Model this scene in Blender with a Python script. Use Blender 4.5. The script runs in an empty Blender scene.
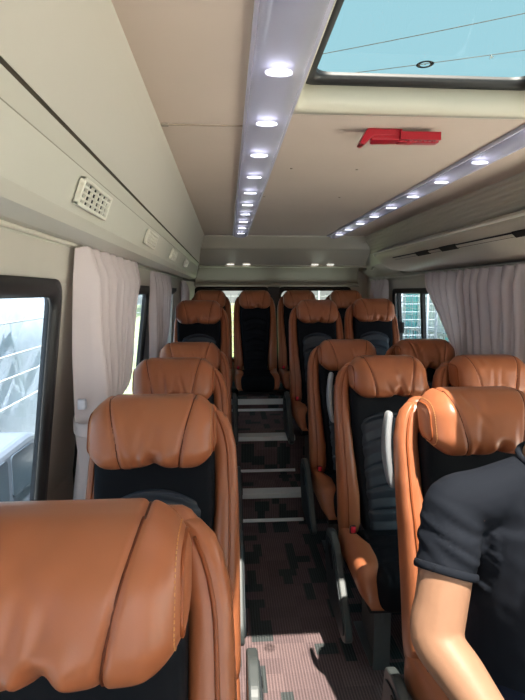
import bpy, bmesh, math, random
from mathutils import Vector, Matrix, noise
R = math.radians
sc = bpy.context.scene
COL = sc.collection
sin, cos, pi, exp = math.sin, math.cos, math.pi, math.exp
random.seed(7)

# ------------------------------------------------------------------ materials
def mat(name, col, rough=.5, spec=.5, metal=0, bump=None, var=None, sheen=0, trans=0, emit=None):
    m = bpy.data.materials.new(name); m.use_nodes = True
    nt = m.node_tree; b = nt.nodes['Principled BSDF']
    b.inputs['Base Color'].default_value = (*col, 1)
    b.inputs['Roughness'].default_value = rough
    b.inputs['Specular IOR Level'].default_value = spec
    b.inputs['Metallic'].default_value = metal
    if sheen: b.inputs['Sheen Weight'].default_value = sheen
    if emit:
        b.inputs['Emission Color'].default_value = (*emit[0], 1)
        b.inputs['Emission Strength'].default_value = emit[1]
    tc = nt.nodes.new('ShaderNodeTexCoord')
    if var:                                # gentle colour mottling: (scale, amount)
        n = nt.nodes.new('ShaderNodeTexNoise'); n.inputs['Scale'].default_value = var[0]
        n.inputs['Detail'].default_value = 4
        nt.links.new(tc.outputs['Object'], n.inputs['Vector'])
        mx = nt.nodes.new('ShaderNodeMix'); mx.data_type = 'RGBA'
        k = var[1]
        mx.inputs[6].default_value = (*[c * (1 - k) for c in col], 1)
        mx.inputs[7].default_value = (*[min(1, c * (1 + k)) for c in col], 1)
        nt.links.new(n.outputs['Fac'], mx.inputs[0])
        nt.links.new(mx.outputs[2], b.inputs['Base Color'])
    if bump:                               # (scale, strength, distance)
        n = nt.nodes.new('ShaderNodeTexNoise'); n.inputs['Scale'].default_value = bump[0]
        n.inputs['Detail'].default_value = 3
        nt.links.new(tc.outputs['Object'], n.inputs['Vector'])
        bp = nt.nodes.new('ShaderNodeBump'); bp.inputs['Strength'].default_value = bump[1]
        bp.inputs['Distance'].default_value = bump[2]
        nt.links.new(n.outputs['Fac'], bp.inputs['Height'])
        nt.links.new(bp.outputs['Normal'], b.inputs['Normal'])
    return m

M = {}
M['leather'] = mat('tan_leather', (.41, .133, .057), .33, .5, bump=(520, .10, .001), var=(9, .06))
M['leather_back'] = mat('tan_leather_rear', (.37, .120, .052), .40, .45, bump=(520, .10, .001), var=(9, .06))
M['piping'] = mat('leather_piping', (.30, .075, .02), .45, .4)
M['seam'] = mat('dark_leather_seam', (.13, .030, .010), .5, .3)
M['stitch'] = mat('stitch_thread', (.62, .30, .12), .6, .3)
M['dark_fabric'] = mat('dark_upholstery', (.007, .008, .011), .65, .12, bump=(600, .3, .001))
M['quilt'] = mat('quilted_upholstery', (.030, .037, .050), .42, .5, bump=(700, .35, .001), var=(14, .1))
M['black_plastic'] = mat('black_plastic', (.012, .013, .015), .5, .4, bump=(400, .15, .001))
M['grey_plastic'] = mat('grey_armrest_plastic', (.050, .056, .055), .45, .5, bump=(350, .12, .001))
M['dark_plastic'] = mat('charcoal_armrest_plastic', (.022, .026, .03), .5, .4, bump=(350, .12, .001))
M['handle'] = mat('pale_handle_plastic', (.30, .31, .325), .35, .5)
M['metal'] = mat('painted_leg_metal', (.16, .165, .17), .45, .5, .4, var=(20, .1))
M['alu'] = mat('brushed_aluminium', (.85, .86, .87), .40, .5, .25, bump=(90, .1, .001))
M['red'] = mat('red_plastic', (.33, .004, .016), .32, .5)
M['red_buckle'] = mat('red_buckle_button', (.75, .02, .05), .35, .5)
M['wall'] = mat('beige_wall_plastic', (.545, .525, .455), .42, .42, bump=(120, .06, .002), var=(3, .04))
M['fascia'] = mat('beige_upper_fascia', (.515, .485, .42), .38, .45, bump=(120, .05, .002), var=(3, .04))
M['pillar'] = mat('grey_beige_pillar', (.56, .52, .455), .5, .4, var=(5, .06))
M['ceil'] = mat('beige_headliner_fabric', (.57, .47, .40), .85, .2, bump=(500, .2, .001), var=(4, .05))
M['trim'] = mat('pale_trim_plastic', (.70, .67, .58), .4, .5, var=(4, .04))
M['console'] = mat('overhead_console_plastic', (.50, .45, .37), .38, .5, bump=(150, .05, .001), var=(3, .05))
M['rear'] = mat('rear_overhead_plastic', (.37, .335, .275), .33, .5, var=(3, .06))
M['rear_low'] = mat('rear_plastic_shaded', (.27, .245, .20), .55, .3, var=(3, .06))  # same plastic as the rear box, the header's shade put into its colour
M['groove'] = mat('dark_groove_rubber', (.10, .085, .065), .6, .3)
M['fine_line'] = mat('thin_trim_line', (.27, .25, .20), .5, .3)  # darker beige of the thin line below the groove
M['joint'] = mat('headliner_joint', (.34, .27, .21), .6, .3)
M['liner'] = mat('hatch_liner_plastic', (.50, .47, .38), .4, .45)
M['slot'] = mat('black_slot', (.006, .006, .006), .6, .3)
M['rubber'] = mat('black_window_rubber', (.012, .012, .013), .45, .45)
M['skin'] = mat('skin', (.335, .175, .105), .5, .32, bump=(140, .15, .001), var=(18, .10))
M['shirt'] = mat('navy_cotton', (.012, .014, .020), .85, .12, bump=(700, .35, .001), var=(8, .15))
M['trouser'] = mat('dark_trouser_cloth', (.012, .016, .035), .8, .25, bump=(600, .3, .001))
M['hair'] = mat('black_hair', (.012, .010, .009), .5, .4, bump=(200, .5, .003))
M['shoe'] = mat('black_shoe', (.015, .015, .016), .4, .5)
M['eye'] = mat('eye_white', (.75, .73, .70), .3, .5)
M['iris'] = mat('brown_iris', (.03, .016, .01), .25, .5)
M['lip'] = mat('lip', (.42, .16, .12), .5, .4)
M['asphalt'] = mat('yard_concrete', (.46, .46, .44), .9, .2, var=(1.5, .2))
M['carpaint'] = mat('pale_car_paint', (.22, .25, .30), .3, .5)
M['carglass'] = mat('car_window_glass', (.10, .13, .16), .15, .6)
M['fence'] = mat('galvanised_wire', (.30, .33, .35), .5, .4, .5)
M['sheet'] = mat('grey_blue_sheet', (.50, .56, .64), .7, .3, var=(2.5, .3), bump=(6, .4, .02))
M['rail'] = mat('pale_fence_rail', (.62, .65, .68), .6, .3)
M['render'] = mat('white_render', (.75, .76, .75), .8, .2, var=(2, .05))
M['teal'] = mat('teal_paint', (.10, .50, .52), .5, .4, var=(3, .1))
M['grass'] = mat('yellow_green_grass', (.36, .42, .22), .9, .1, var=(5, .35))
M['leaf'] = mat('hedge_leaf', (.22, .32, .17), .8, .2, var=(6, .5))
M['led'] = mat('white_led', (.9, .92, 1), .4, .5, emit=((.93, .96, 1), 5.0))
M['downlight'] = mat('lit_downlight', (.9, .9, .85), .4, .5, emit=((1, .97, .9), 1.6))
M['print'] = mat('black_print', (.01, .012, .014), .5, .4)
M['printw'] = mat('pale_print', (.5, .62, .64), .5, .4)
M['screw'] = mat('screw_cap', (.30, .25, .2), .5, .4)
M['tag'] = mat('white_hook_tape', (.66, .66, .74), .7, .3)

def glass_mat(name, tint, gloss=.06):
    m = bpy.data.materials.new(name); m.use_nodes = True; nt = m.node_tree
    for n in list(nt.nodes): nt.nodes.remove(n)
    o = nt.nodes.new('ShaderNodeOutputMaterial'); mx = nt.nodes.new('ShaderNodeMixShader')
    t = nt.nodes.new('ShaderNodeBsdfTransparent'); g = nt.nodes.new('ShaderNodeBsdfGlossy')
    t.inputs['Color'].default_value = (*tint, 1); g.inputs['Roughness'].default_value = .03
    mx.inputs['Fac'].default_value = gloss
    nt.links.new(t.outputs[0], mx.inputs[1]); nt.links.new(g.outputs[0], mx.inputs[2])
    nt.links.new(mx.outputs[0], o.inputs['Surface'])
    return m
M['glass'] = glass_mat('tinted_window_glass', (.205, .24, .285))
M['clear_glass'] = glass_mat('clear_door_glass', (.80, .84, .84))
M['side_glass'] = glass_mat('lightly_tinted_glass', (.85, .88, .88))
M['rear_glass'] = glass_mat('tinted_rear_glass', (.17, .19, .18))
M['hatch_glass'] = glass_mat('tinted_hatch_glass', (.215, .23, .235), .04)

def carpet():
    m = bpy.data.materials.new('block_pattern_carpet'); m.use_nodes = True; nt = m.node_tree
    b = nt.nodes['Principled BSDF']; b.inputs['Roughness'].default_value = .95
    b.inputs['Specular IOR Level'].default_value = .1
    N = nt.nodes.new; L = nt.links.new
    geo = N('ShaderNodeNewGeometry'); sep = N('ShaderNodeSeparateXYZ'); L(geo.outputs['Position'], sep.inputs[0])
    def math_(op, a, bb=None):
        n = N('ShaderNodeMath'); n.operation = op
        for i, v in enumerate((a, bb)):
            if v is None: continue
            if isinstance(v, (int, float)): n.inputs[i].default_value = v
            else: L(v, n.inputs[i])
        return n.outputs[0]
    up = math_('ADD', sep.outputs['Y'], sep.outputs['Z'])      # the pattern runs on up the risers
    def cells(sx, sy, ox, oy):
        fx = math_('FLOOR', math_('MULTIPLY', math_('ADD', sep.outputs['X'], ox), 1 / sx))
        fy = math_('FLOOR', math_('MULTIPLY', math_('ADD', up, oy), 1 / sy))
        cb = N('ShaderNodeCombineXYZ'); L(fx, cb.inputs[0]); L(fy, cb.inputs[1])
        w = N('ShaderNodeTexWhiteNoise'); w.noise_dimensions = '2D'; L(cb.outputs[0], w.inputs['Vector'])
        return w.outputs['Value']
    a = math_('GREATER_THAN', cells(.050, .15, .3, .1), .80)
    c = math_('GREATER_THAN', cells(.10, .070, .12, .05), .86)
    green = math_('MAXIMUM', a, c)
    tone = cells(.12, .09, .02, .3)
    base = N('ShaderNodeMix'); base.data_type = 'RGBA'
    base.inputs[6].default_value = (.138, .095, .096, 1); base.inputs[7].default_value = (.185, .126, .124, 1)
    L(tone, base.inputs[0])
    mx = N('ShaderNodeMix'); mx.data_type = 'RGBA'; L(green, mx.inputs[0])
    L(base.outputs[2], mx.inputs[6]); mx.inputs[7].default_value = (.060, .066, .066, 1)
    rib = math_('SINE', math_('MULTIPLY', sep.outputs['X'], 2 * pi / .0125))
    nz = N('ShaderNodeTexNoise'); nz.inputs['Scale'].default_value = 160; L(geo.outputs['Position'], nz.inputs['Vector'])
    ribf = math_('ADD', math_('MULTIPLY', rib, .5), math_('MULTIPLY', nz.outputs['Fac'], 1.1))
    rr = N('ShaderNodeMapRange'); rr.inputs[1].default_value = -.2; rr.inputs[2].default_value = 1.2
    rr.inputs[3].default_value = .55; rr.inputs[4].default_value = 1.25; L(ribf, rr.inputs[0])
    m2 = N('ShaderNodeMix'); m2.data_type = 'RGBA'; m2.blend_type = 'MULTIPLY'; m2.inputs[0].default_value = 1
    L(mx.outputs[2], m2.inputs[6]); L(rr.outputs[0], m2.inputs[7])
    L(m2.outputs[2], b.inputs['Base Color'])
    bp = N('ShaderNodeBump'); bp.inputs['Strength'].default_value = .5; bp.inputs['Distance'].default_value = .003
    L(ribf, bp.inputs['Height']); L(bp.outputs['Normal'], b.inputs['Normal'])
    return m
M['carpet'] = carpet()

def ribbed():
    m = mat('ribbed_fascia', (.46, .405, .33), .45, .4)
    nt = m.node_tree; b = nt.nodes['Principled BSDF']; N = nt.nodes.new; L = nt.links.new
    g = N('ShaderNodeNewGeometry'); s = N('ShaderNodeSeparateXYZ'); L(g.outputs['Position'], s.inputs[0])
    k = N('ShaderNodeMath'); k.operation = 'MULTIPLY'; k.inputs[1].default_value = 2 * pi / .021; L(s.outputs['Z'], k.inputs[0])
    q = N('ShaderNodeMath'); q.operation = 'SINE'; L(k.outputs[0], q.inputs[0])
    bp = N('ShaderNodeBump'); bp.inputs['Strength'].default_value = .5; bp.inputs['Distance'].default_value = .003
    L(q.outputs[0], bp.inputs['Height']); L(bp.outputs['Normal'], b.inputs['Normal'])
    return m
M['ribbed'] = ribbed()

def curtain_mat(name, col):
    m = bpy.data.materials.new(name); m.use_nodes = True; nt = m.node_tree
    for n in list(nt.nodes): nt.nodes.remove(n)
    N = nt.nodes.new; L = nt.links.new
    o = N('ShaderNodeOutputMaterial'); mx = N('ShaderNodeMixShader'); mx.inputs[0].default_value = .12
    d = N('ShaderNodeBsdfDiffuse'); t = N('ShaderNodeBsdfTranslucent')
    tc = N('ShaderNodeTexCoord'); n = N('ShaderNodeTexNoise'); n.inputs['Scale'].default_value = 240
    L(tc.outputs['Object'], n.inputs['Vector'])
    bp = N('ShaderNodeBump'); bp.inputs['Strength'].default_value = .25; bp.inputs['Distance'].default_value = .001
    L(n.outputs['Fac'], bp.inputs['Height']); L(bp.outputs['Normal'], d.inputs['Normal'])
    d.inputs['Color'].default_value = (*col, 1); t.inputs['Color'].default_value = (*col, 1)
    L(d.outputs[0], mx.inputs[1]); L(t.outputs[0], mx.inputs[2]); L(mx.outputs[0], o.inputs['Surface'])
    return m
M['curtain'] = curtain_mat('pale_mauve_curtain_cloth', (.70, .61, .61))
M['curtain_r'] = M['curtain']

def lens_mat():
    m = bpy.data.materials.new('frosted_lamp_lens'); m.use_nodes = True; nt = m.node_tree
    for n in list(nt.nodes): nt.nodes.remove(n)
    N = nt.nodes.new; L = nt.links.new
    o = N('ShaderNodeOutputMaterial'); a = N('ShaderNodeMixShader'); b = N('ShaderNodeMixShader')
    d = N('ShaderNodeBsdfDiffuse'); d.inputs['Color'].default_value = (.50, .49, .56, 1)
    t = N('ShaderNodeBsdfTransparent'); t.inputs['Color'].default_value = (.92, .92, 1, 1)
    g = N('ShaderNodeBsdfGlossy'); g.inputs['Roughness'].default_value = .12
    a.inputs[0].default_value = .52; b.inputs[0].default_value = .12
    L(d.outputs[0], a.inputs[1]); L(t.outputs[0], a.inputs[2]); L(a.outputs[0], b.inputs[1]); L(g.outputs[0], b.inputs[2])
    e = N('ShaderNodeEmission'); e.inputs['Color'].default_value = (.82, .82, 1, 1); e.inputs['Strength'].default_value = .03
    ad = N('ShaderNodeAddShader'); L(b.outputs[0], ad.inputs[0]); L(e.outputs[0], ad.inputs[1]); L(ad.outputs[0], o.inputs['Surface'])
    return m
M['lens'] = lens_mat()
M['lens_back'] = mat('lamp_tray', (.55, .54, .64), .4, .4)

# ------------------------------------------------------------------ mesh helpers
def link(name, verts, faces, m, parent=None, smooth=True, mats=None, fmat=None):
    me = bpy.data.meshes.new(name); me.from_pydata([tuple(v) for v in verts], [], faces); me.update()
    bm = bmesh.new(); bm.from_mesh(me); bmesh.ops.recalc_face_normals(bm, faces=bm.faces); bm.to_mesh(me); bm.free()
    me.polygons.foreach_set('use_smooth', [smooth] * len(me.polygons))
    for q in ([m] if mats is None else mats): me.materials.append(q)
    if fmat: me.polygons.foreach_set('material_index', fmat)
    o = bpy.data.objects.new(name, me); COL.objects.link(o)
    if parent is not None: o.parent = parent
    return o
def tag(o, label, cat, group=None, kind=None):
    if label: o['label'] = label
    if cat: o['category'] = cat
    if group: o['group'] = group
    if kind: o['kind'] = kind
    return o
def struct(o, label=None, cat=None):
    o['kind'] = 'structure'
    if label: o['label'] = label
    if cat: o['category'] = cat
    return o
def empty(name, loc=(0, 0, 0), rz=0):
    o = bpy.data.objects.new(name, None); COL.objects.link(o); o.location = loc; o.rotation_euler = (0, 0, rz)
    o.empty_display_size = .05
    return o
class MB:                                       # gathers shapes for one mesh object
    def __init__(s): s.v = []; s.f = []
    def add(s, vf):
        k = len(s.v); s.v += [tuple(p) for p in vf[0]]; s.f += [tuple(i + k for i in q) for q in vf[1]]; return s
    def link(s, name, m, parent=None, smooth=False): return link(name, s.v, s.f, m, parent, smooth)
def box(x0, x1, y0, y1, z0, z1):
    v = [(x, y, z) for x in (x0, x1) for y in (y0, y1) for z in (z0, z1)]
    f = [(0, 1, 3, 2), (4, 6, 7, 5), (0, 4, 5, 1), (2, 3, 7, 6), (0, 2, 6, 4), (1, 5, 7, 3)]
    return v, f
def rbox(h, r, n, fn=None, c=(0, 0, 0)):        # rounded box of half size h, corner radius r, n segments a side
    idx = {}; V = []; F = []
    def gv(i, j, k):
        key = (i, j, k)
        if key in idx: return idx[key]
        p = []
        for q, (a, nn) in enumerate(zip(key, n)):
            u = -1 + 2 * a / nn
            if nn > 3: u = .72 * u + .28 * sin(u * pi / 2)
            p.append(h[q] * u)
        rr = [min(r, hh * .999) for hh in h]
        inn = [max(-(h[q] - rr[q]), min(h[q] - rr[q], p[q])) for q in range(3)]
        d = [(p[q] - inn[q]) / rr[q] for q in range(3)]
        L = math.sqrt(sum(t * t for t in d))
        if L > 1e-9:
            mxd = max(abs(t) for t in d)
            p = [inn[q] + d[q] / L * rr[q] * (mxd if L > 0 else 0) for q in range(3)]
        if fn: p = fn(*p)
        V.append((p[0] + c[0], p[1] + c[1], p[2] + c[2])); idx[key] = len(V) - 1
        return idx[key]
    nx, ny, nz = n
    for k in (0, nz):
        for i in range(nx):
            for j in range(ny): F.append((gv(i, j, k), gv(i + 1, j, k), gv(i + 1, j + 1, k), gv(i, j + 1, k)))
    for j in (0, ny):
        for i in range(nx):
            for k in range(nz): F.append((gv(i, j, k), gv(i + 1, j, k), gv(i + 1, j, k + 1), gv(i, j, k + 1)))
    for i in (0, nx):
        for j in range(ny):
            for k in range(nz): F.append((gv(i, j, k), gv(i, j + 1, k), gv(i, j + 1, k + 1), gv(i, j, k + 1)))
    return V, F
def loft(rings, caps=True, closed=True):
    n = len(rings[0]); V = [p for r in rings for p in r]; F = []
    for a in range(len(rings) - 1):
        for i in range(n if closed else n - 1):
            j = (i + 1) % n
            F.append((a * n + i, a * n + j, (a + 1) * n + j, (a + 1) * n + i))
    if caps:
        F.append(tuple(range(n))); F.append(tuple((len(rings) - 1) * n + i for i in range(n)))
    return V, F
def se(t, n):                                   # unit super-ellipse point
    c, s = cos(t), sin(t)
    return math.copysign(abs(c) ** (2 / n), c), math.copysign(abs(s) ** (2 / n), s)
def tube(pts, rad, seg=10, caps=True, flat=1.0, up=None):
    pts = [Vector(p) for p in pts]; rings = []
    if not isinstance(rad, (list, tuple)): rad = [rad] * len(pts)
    prev = None
    for i, p in enumerate(pts):
        t = (pts[min(i + 1, len(pts) - 1)] - pts[max(i - 1, 0)]).normalized()
        if prev is None:
            ref = Vector(up) if up else (Vector((0, 0, 1)) if abs(t.z) < .9 else Vector((1, 0, 0)))
            a = (ref - t * ref.dot(t)).normalized()
        else: a = (prev - t * prev.dot(t)).normalized()
        prev = a; b = t.cross(a)
        rr = rad[i]; ra, rb = rr if isinstance(rr, tuple) else (rr, rr * flat)
        rings.append([p + a * (ra * cos(2 * pi * k / seg)) + b * (rb * sin(2 * pi * k / seg)) for k in range(seg)])
    return loft(rings, caps)
def smooth_path(pts, k=6):
    P = [Vector(p) for p in pts]; out = []
    for i in range(len(P) - 1):
        p0, p1, p2, p3 = P[max(i - 1, 0)], P[i], P[i + 1], P[min(i + 2, len(P) - 1)]
        for j in range(k):
            t = j / k
            out.append(.5 * ((2 * p1) + (p2 - p0) * t + (2 * p0 - 5 * p1 + 4 * p2 - p3) * t * t + (3 * p1 - p0 - 3 * p2 + p3) * t ** 3))
    out.append(P[-1]); return out
def prism_x(poly, x0, x1):                      # polygon in (y, z) extruded along x
    n = len(poly)
    V = [(x0, y, z) for y, z in poly] + [(x1, y, z) for y, z in poly]
    F = [tuple(range(n)), tuple(range(n, 2 * n))] + [(i, (i + 1) % n, n + (i + 1) % n, n + i) for i in range(n)]
    return V, F
def prism_y(poly, y0, y1):                      # polygon in (x, z) extruded along y
    n = len(poly)
    V = [(x, y0, z) for x, z in poly] + [(x, y1, z) for x, z in poly]
    F = [tuple(range(n)), tuple(range(n, 2 * n))] + [(i, (i + 1) % n, n + (i + 1) % n, n + i) for i in range(n)]
    return V, F
def prism_z(poly, z0, z1):
    n = len(poly)
    V = [(x, y, z0) for x, y in poly] + [(x, y, z1) for x, y in poly]
    F = [tuple(range(n)), tuple(range(n, 2 * n))] + [(i, (i + 1) % n, n + (i + 1) % n, n + i) for i in range(n)]
    return V, F
def bev(o, w=.006, seg=2):
    md = o.modifiers.new('bevel', 'BEVEL'); md.width = w; md.segments = seg; md.limit_method = 'ANGLE'; md.angle_limit = R(35)
    return o
def round_poly(P, r, k=4):                      # rounds the corners of a 2D polygon
    out = []; n = len(P)
    for i in range(n):
        a, b, c = (Vector(P[i - 1]), Vector(P[i]), Vector(P[(i + 1) % n]))
        u = (a - b); w = (c - b); rr = min(r, u.length * .45, w.length * .45)
        p, q = b + u.normalized() * rr, b + w.normalized() * rr
        for j in range(k + 1):
            t = j / k; out.append(tuple((1 - t) ** 2 * p + 2 * t * (1 - t) * b + t * t * q))
    return out
def interp(keys, z):
    for i in range(len(keys) - 1):
        a, b = keys[i], keys[i + 1]
        if a[0] <= z <= b[0]:
            t = (z - a[0]) / (b[0] - a[0]); t = t * t * (3 - 2 * t) * .5 + t * .5
            return [a[j] + (b[j] - a[j]) * t for j in range(1, len(a))]
    return list((keys[0] if z < keys[0][0] else keys[-1])[1:])

# ------------------------------------------------------------------ the setting: floor, steps
YF = -1.3                                       # the cabin is built back to here, behind the camera
XL, XR = -.60, 1.68
fl = MB()
fl.add(box(XL - .1, XR + .1, YF, 3.38, -.10, 0))
struct(fl.link('floor', M['carpet']))
Z1, Z2, Y1, Y2, Y3 = .192, .464, 3.38, 3.836, 4.703
st = MB(); st.add(box(XL - .1, XR + .1, Y1, Y2, -.10, Z1)); struct(st.link('floor_step', M['carpet']))
st = MB(); st.add(box(XL - .1, XR + .1, Y2, 5.95, -.10, Z2)); struct(st.link('floor_platform', M['carpet']))
AX0, AX1 = .0, .52
def nosing(y, z, n, deep, lip=.03, base=True):
    b = MB()
    b.add(prism_x([(y - .004, z - lip), (y - .004, z + .004), (y + deep, z + .004), (y + deep, z - .001), (y + .001, z - .001), (y + .001, z - lip)], AX0, AX1))
    struct(bev(b.link('trim_%d' % n, M['alu']), .002))
def base_strip(y, z, n, h=.014, d=.012):
    b = MB(); b.add(prism_x([(y - d, z), (y - d * .3, z + h), (y, z + h), (y, z)], AX0, AX1)); struct(b.link('trim_%d' % n, M['alu']))
nosing(Y1, Z1, 1, .105); base_strip(Y1, 0, 2, .016, .02)
nosing(Y2, Z2, 3, .11); base_strip(Y2, Z1, 4, .016, .02)
# low plinth under the rear bench with its metal edges
pl = MB(); pl.add(box(XL, XR, Y3 + .02, 5.6, Z2, .60)); struct(pl.link('floor_plinth', M['carpet']))
base_strip(Y3 + .018, Z2, 5, .02, .02)
b = MB(); b.add(box(AX0 + .03, AX1, Y3 + .008, Y3 + .02, .525, .578)); struct(b.link('trim_6', M['alu']))

# ------------------------------------------------------------------ walls and windows
def wallx(z, side):                             # inner wall surface leans in towards the roof
    if side < 0: return -.505 - .13 * (1.6 - z) if z > .9 else -.596
    return 1.60 + .07 * (1.6 - z) if z > .9 else 1.649
def side_wall(side, openings, name, m):
    zs = [-.05, .45, .9, 1.6, 1.80]
    zl = sorted(set(zs + [z for o in openings for z in (o[2], o[3])]))
    yl = sorted(set([YF, 5.78] + [y for o in openings for y in (o[0], o[1])]))
    b = MB(); th = .022 * side
    for i in range(len(yl) - 1):
        for j in range(len(zl) - 1):
            ym, zm = (yl[i] + yl[i + 1]) / 2, (zl[j] + zl[j + 1]) / 2
            if any(o[0] < ym < o[1] and o[2] < zm < o[3] for o in openings): continue
            x0, x1 = wallx(zl[j], side), wallx(zl[j + 1], side)
            b.add(prism_y([(x0, zl[j]), (x1, zl[j + 1]), (x1 + th, zl[j + 1]), (x0 + th, zl[j])], yl[i], yl[i + 1]))
    return struct(b.link(name, m))
WL = [(-1.0, 1.575, .78, 1.605), (1.95, 3.33, .78, 1.605), (3.72, 5.10, .98, 1.605)]
WR = [(-1.0, .6, .78, 1.60), (.75, 2.2, .78, 1.60), (3.3, 4.84, .86, 1.60)]
side_wall(-1, WL, 'wall_left', M['pillar']); side_wall(1, WR, 'wall_right', M['pillar'])
def window(n, side, o, bars=(), frame=.045, r=.07, glass='glass'):
    y0, y1, z0, z1 = o
    root = empty('window_%d' % n, (wallx(z0, side), (y0 + y1) / 2, z0)); struct(root)
    def ring(k, off):
        P = round_poly([(y0 + k, z0 + k), (y1 - k, z0 + k), (y1 - k, z1 - k), (y0 + k, z1 - k)], max(.02, r - k * .5), 6)
        return [Vector((wallx(z, side) + off * side, y, z)) - root.location for y, z in P]
    rg = [ring(-.012, .01), ring(-.012, -.014), ring(.012, -.016), ring(frame * .6, -.012), ring(frame, -.004), ring(frame - .02, .026), ring(-.012, .026)]
    V, F = loft(rg, False); link('window_frame', V, F, M['rubber'], root)
    P = ring(frame * .9, .006); link('window_glass', P, [tuple(range(len(P)))], M[glass], root, False)
    for (yb, w) in bars:
        b = MB()
        for (za, zb) in [(z0 + .02, .9), (.9, z1 - .02)] if z0 < .9 else [(z0 + .02, z1 - .02)]:
            xa, xb = wallx(za, side), wallx(zb, side)
            b.add(loft([[Vector((x + dx * side, y, z)) - root.location for (dx, y) in ((-.008, yb - w), (-.008, yb + w), (.02, yb + w), (.02, yb - w))] for x, z in ((xa, za), (xb, zb))]))
        b.link('window_bar', M['rubber'], root)
    return root
for i, o in enumerate(WL): window(i + 1, -1, o, frame=.040)
for i, o in enumerate(WR): wR = window(i + 4, 1, o, glass=('clear_glass', 'side_glass', 'glass')[i], frame=.036, bars=[(4.13, .022), (4.71, .016)] if i == 2 else [])
b = MB(); V = rbox((.012, .03, .05), .008, (2, 4, 4))
b.add(([(v[0] + wallx(1.25, 1) - .0 - wR.location.x, v[1] + 4.64 - wR.location.y, v[2] + 1.25 - wR.location.z) for v in V[0]], V[1]))
b.link('window_latch', M['rubber'], wR)

# cross-section of the left cove: ceiling edge -> groove -> curtain rail
ZC = 2.08
def taper(y): return 0 if y < 4.7 else (y - 4.7) / .9
def strip(name, m, secs, ys, thick=.03, smooth=False):
    """secs(y) gives the (x, z) polyline at y; extruded along ys with a thickness to its outside"""
    rings = []
    for y in ys:
        P = secs(y); Q = [(x + thick * sgn, z + .012) for x, z in P]
        rings.append([(x, y, z) for x, z in P] + [(x, y, z) for x, z in reversed(Q)])
    V, F = loft(rings); return link(name, V, F, m, None, smooth)
sgn = -1
YS = [YF, 0, 1, 2, 3, 4, 4.7]
LF = lambda y: [(-.192, ZC + .01), (-.212, ZC - .05), (-.264, 1.857)]
def LP(y): return [(-.2645, 1.848), (-.285, 1.825), (-.315, 1.742), (-.335, 1.722), (-.40, 1.716), (-.492, 1.735)]
struct(strip('wall_left_fascia', M['fascia'], LF, YS + [5.0]))
struct(strip('wall_left_cove', M['wall'], LP, YS + [5.1, 5.6]))
struct(strip('trim_7', M['groove'], lambda y: [(-.264, 1.858), (-.274, 1.855), (-.2645, 1.848)], YS + [5.0], .02))
# second thin line below the groove
struct(strip('trim_8', M['fine_line'], lambda y: [(-.2846, 1.8253), (-.2853, 1.8234)], YS, .01))
struct(strip('trim_9', M['wall'], lambda y: [(-.492, 1.737), (-.487, 1.72), (-.505, 1.70), (-.512, 1.655), (-.503, 1.60)], YS + [5.1]))
# rear left corner trim (the panel closes in towards the back)
b = MB(); b.add(loft([[(-.505, 4.95, 1.70), (-.60, 4.95, 1.70), (-.60, 4.95, .4), (-.59, 4.95, .4)], [(-.345, 5.62, 1.69), (-.60, 5.62, 1.70), (-.60, 5.62, .4), (-.40, 5.62, .4)]]))
struct(b.link('wall_left_corner', M['pillar']))
sgn = 1
struct(strip('wall_right_fascia', M['ribbed'], lambda y: [(1.235, ZC + .01), (1.25, ZC - .03), (1.335, 1.93)], YS + [5.6]))
struct(strip('wall_right_cove', M['wall'], lambda y: [(1.335, 1.93), (1.41, 1.84), (1.55, 1.755), (1.57, 1.738)], [4.5, 4.7, 5.6]))
struct(strip('trim_10', M['wall'], lambda y: [(1.57, 1.740), (1.565, 1.72), (1.585, 1.69), (1.60, 1.60)], YS + [5.6]))

# ceiling: headliner sheets round the roof hatch opening
HX0, HX1, HY0, HY1 = .185, .86, .25, 1.445
cb = MB()
cb.add(box(-.24, HX0, YF, 4.66, ZC, ZC + .05)); cb.add(box(HX1, 1.27, YF, 4.66, ZC, ZC + .05))
cb.add(box(HX0, HX1, HY1, 4.66, ZC, ZC + .05)); cb.add(box(HX0, HX1, YF, HY0, ZC, ZC + .05))
cb.add(box(-.24, 1.45, 4.66, 5.9, ZC + .035, ZC + .06))
struct(cb.link('ceiling', M['ceil']))
# outer roof skin above everything, with the same opening
rb = MB()
for (a, b_, c, d) in ((-.75, HX0 - .10, YF, 5.95), (HX1 + .10, 1.80, YF, 5.95), (HX0 - .10, HX1 + .10, HY1 + .30, 5.95), (HX0 - .10, HX1 + .10, YF, HY0 - .10)):
    rb.add(box(a, b_, c, d, ZC + .12, ZC + .15))
for x in (-.75, 1.75): rb.add(box(x, x + .05, YF, 5.95, 1.60, ZC + .13))
rb.add(box(-.75, -.50, YF, 5.95, 1.76, 1.79)); rb.add(box(1.60, 1.80, YF, 5.95, 1.70, 1.78)); rb.add(box(-.75, 1.80, 5.87, 5.95, 1.6, ZC + .15))  # unseen strips added to keep daylight from leaking through the roof space
rb.add(box(-.75, -.22, 5.0, 5.95, 1.92, ZC + .13))
struct(rb.link('ceiling_outer_roof', M['render']))
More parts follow.
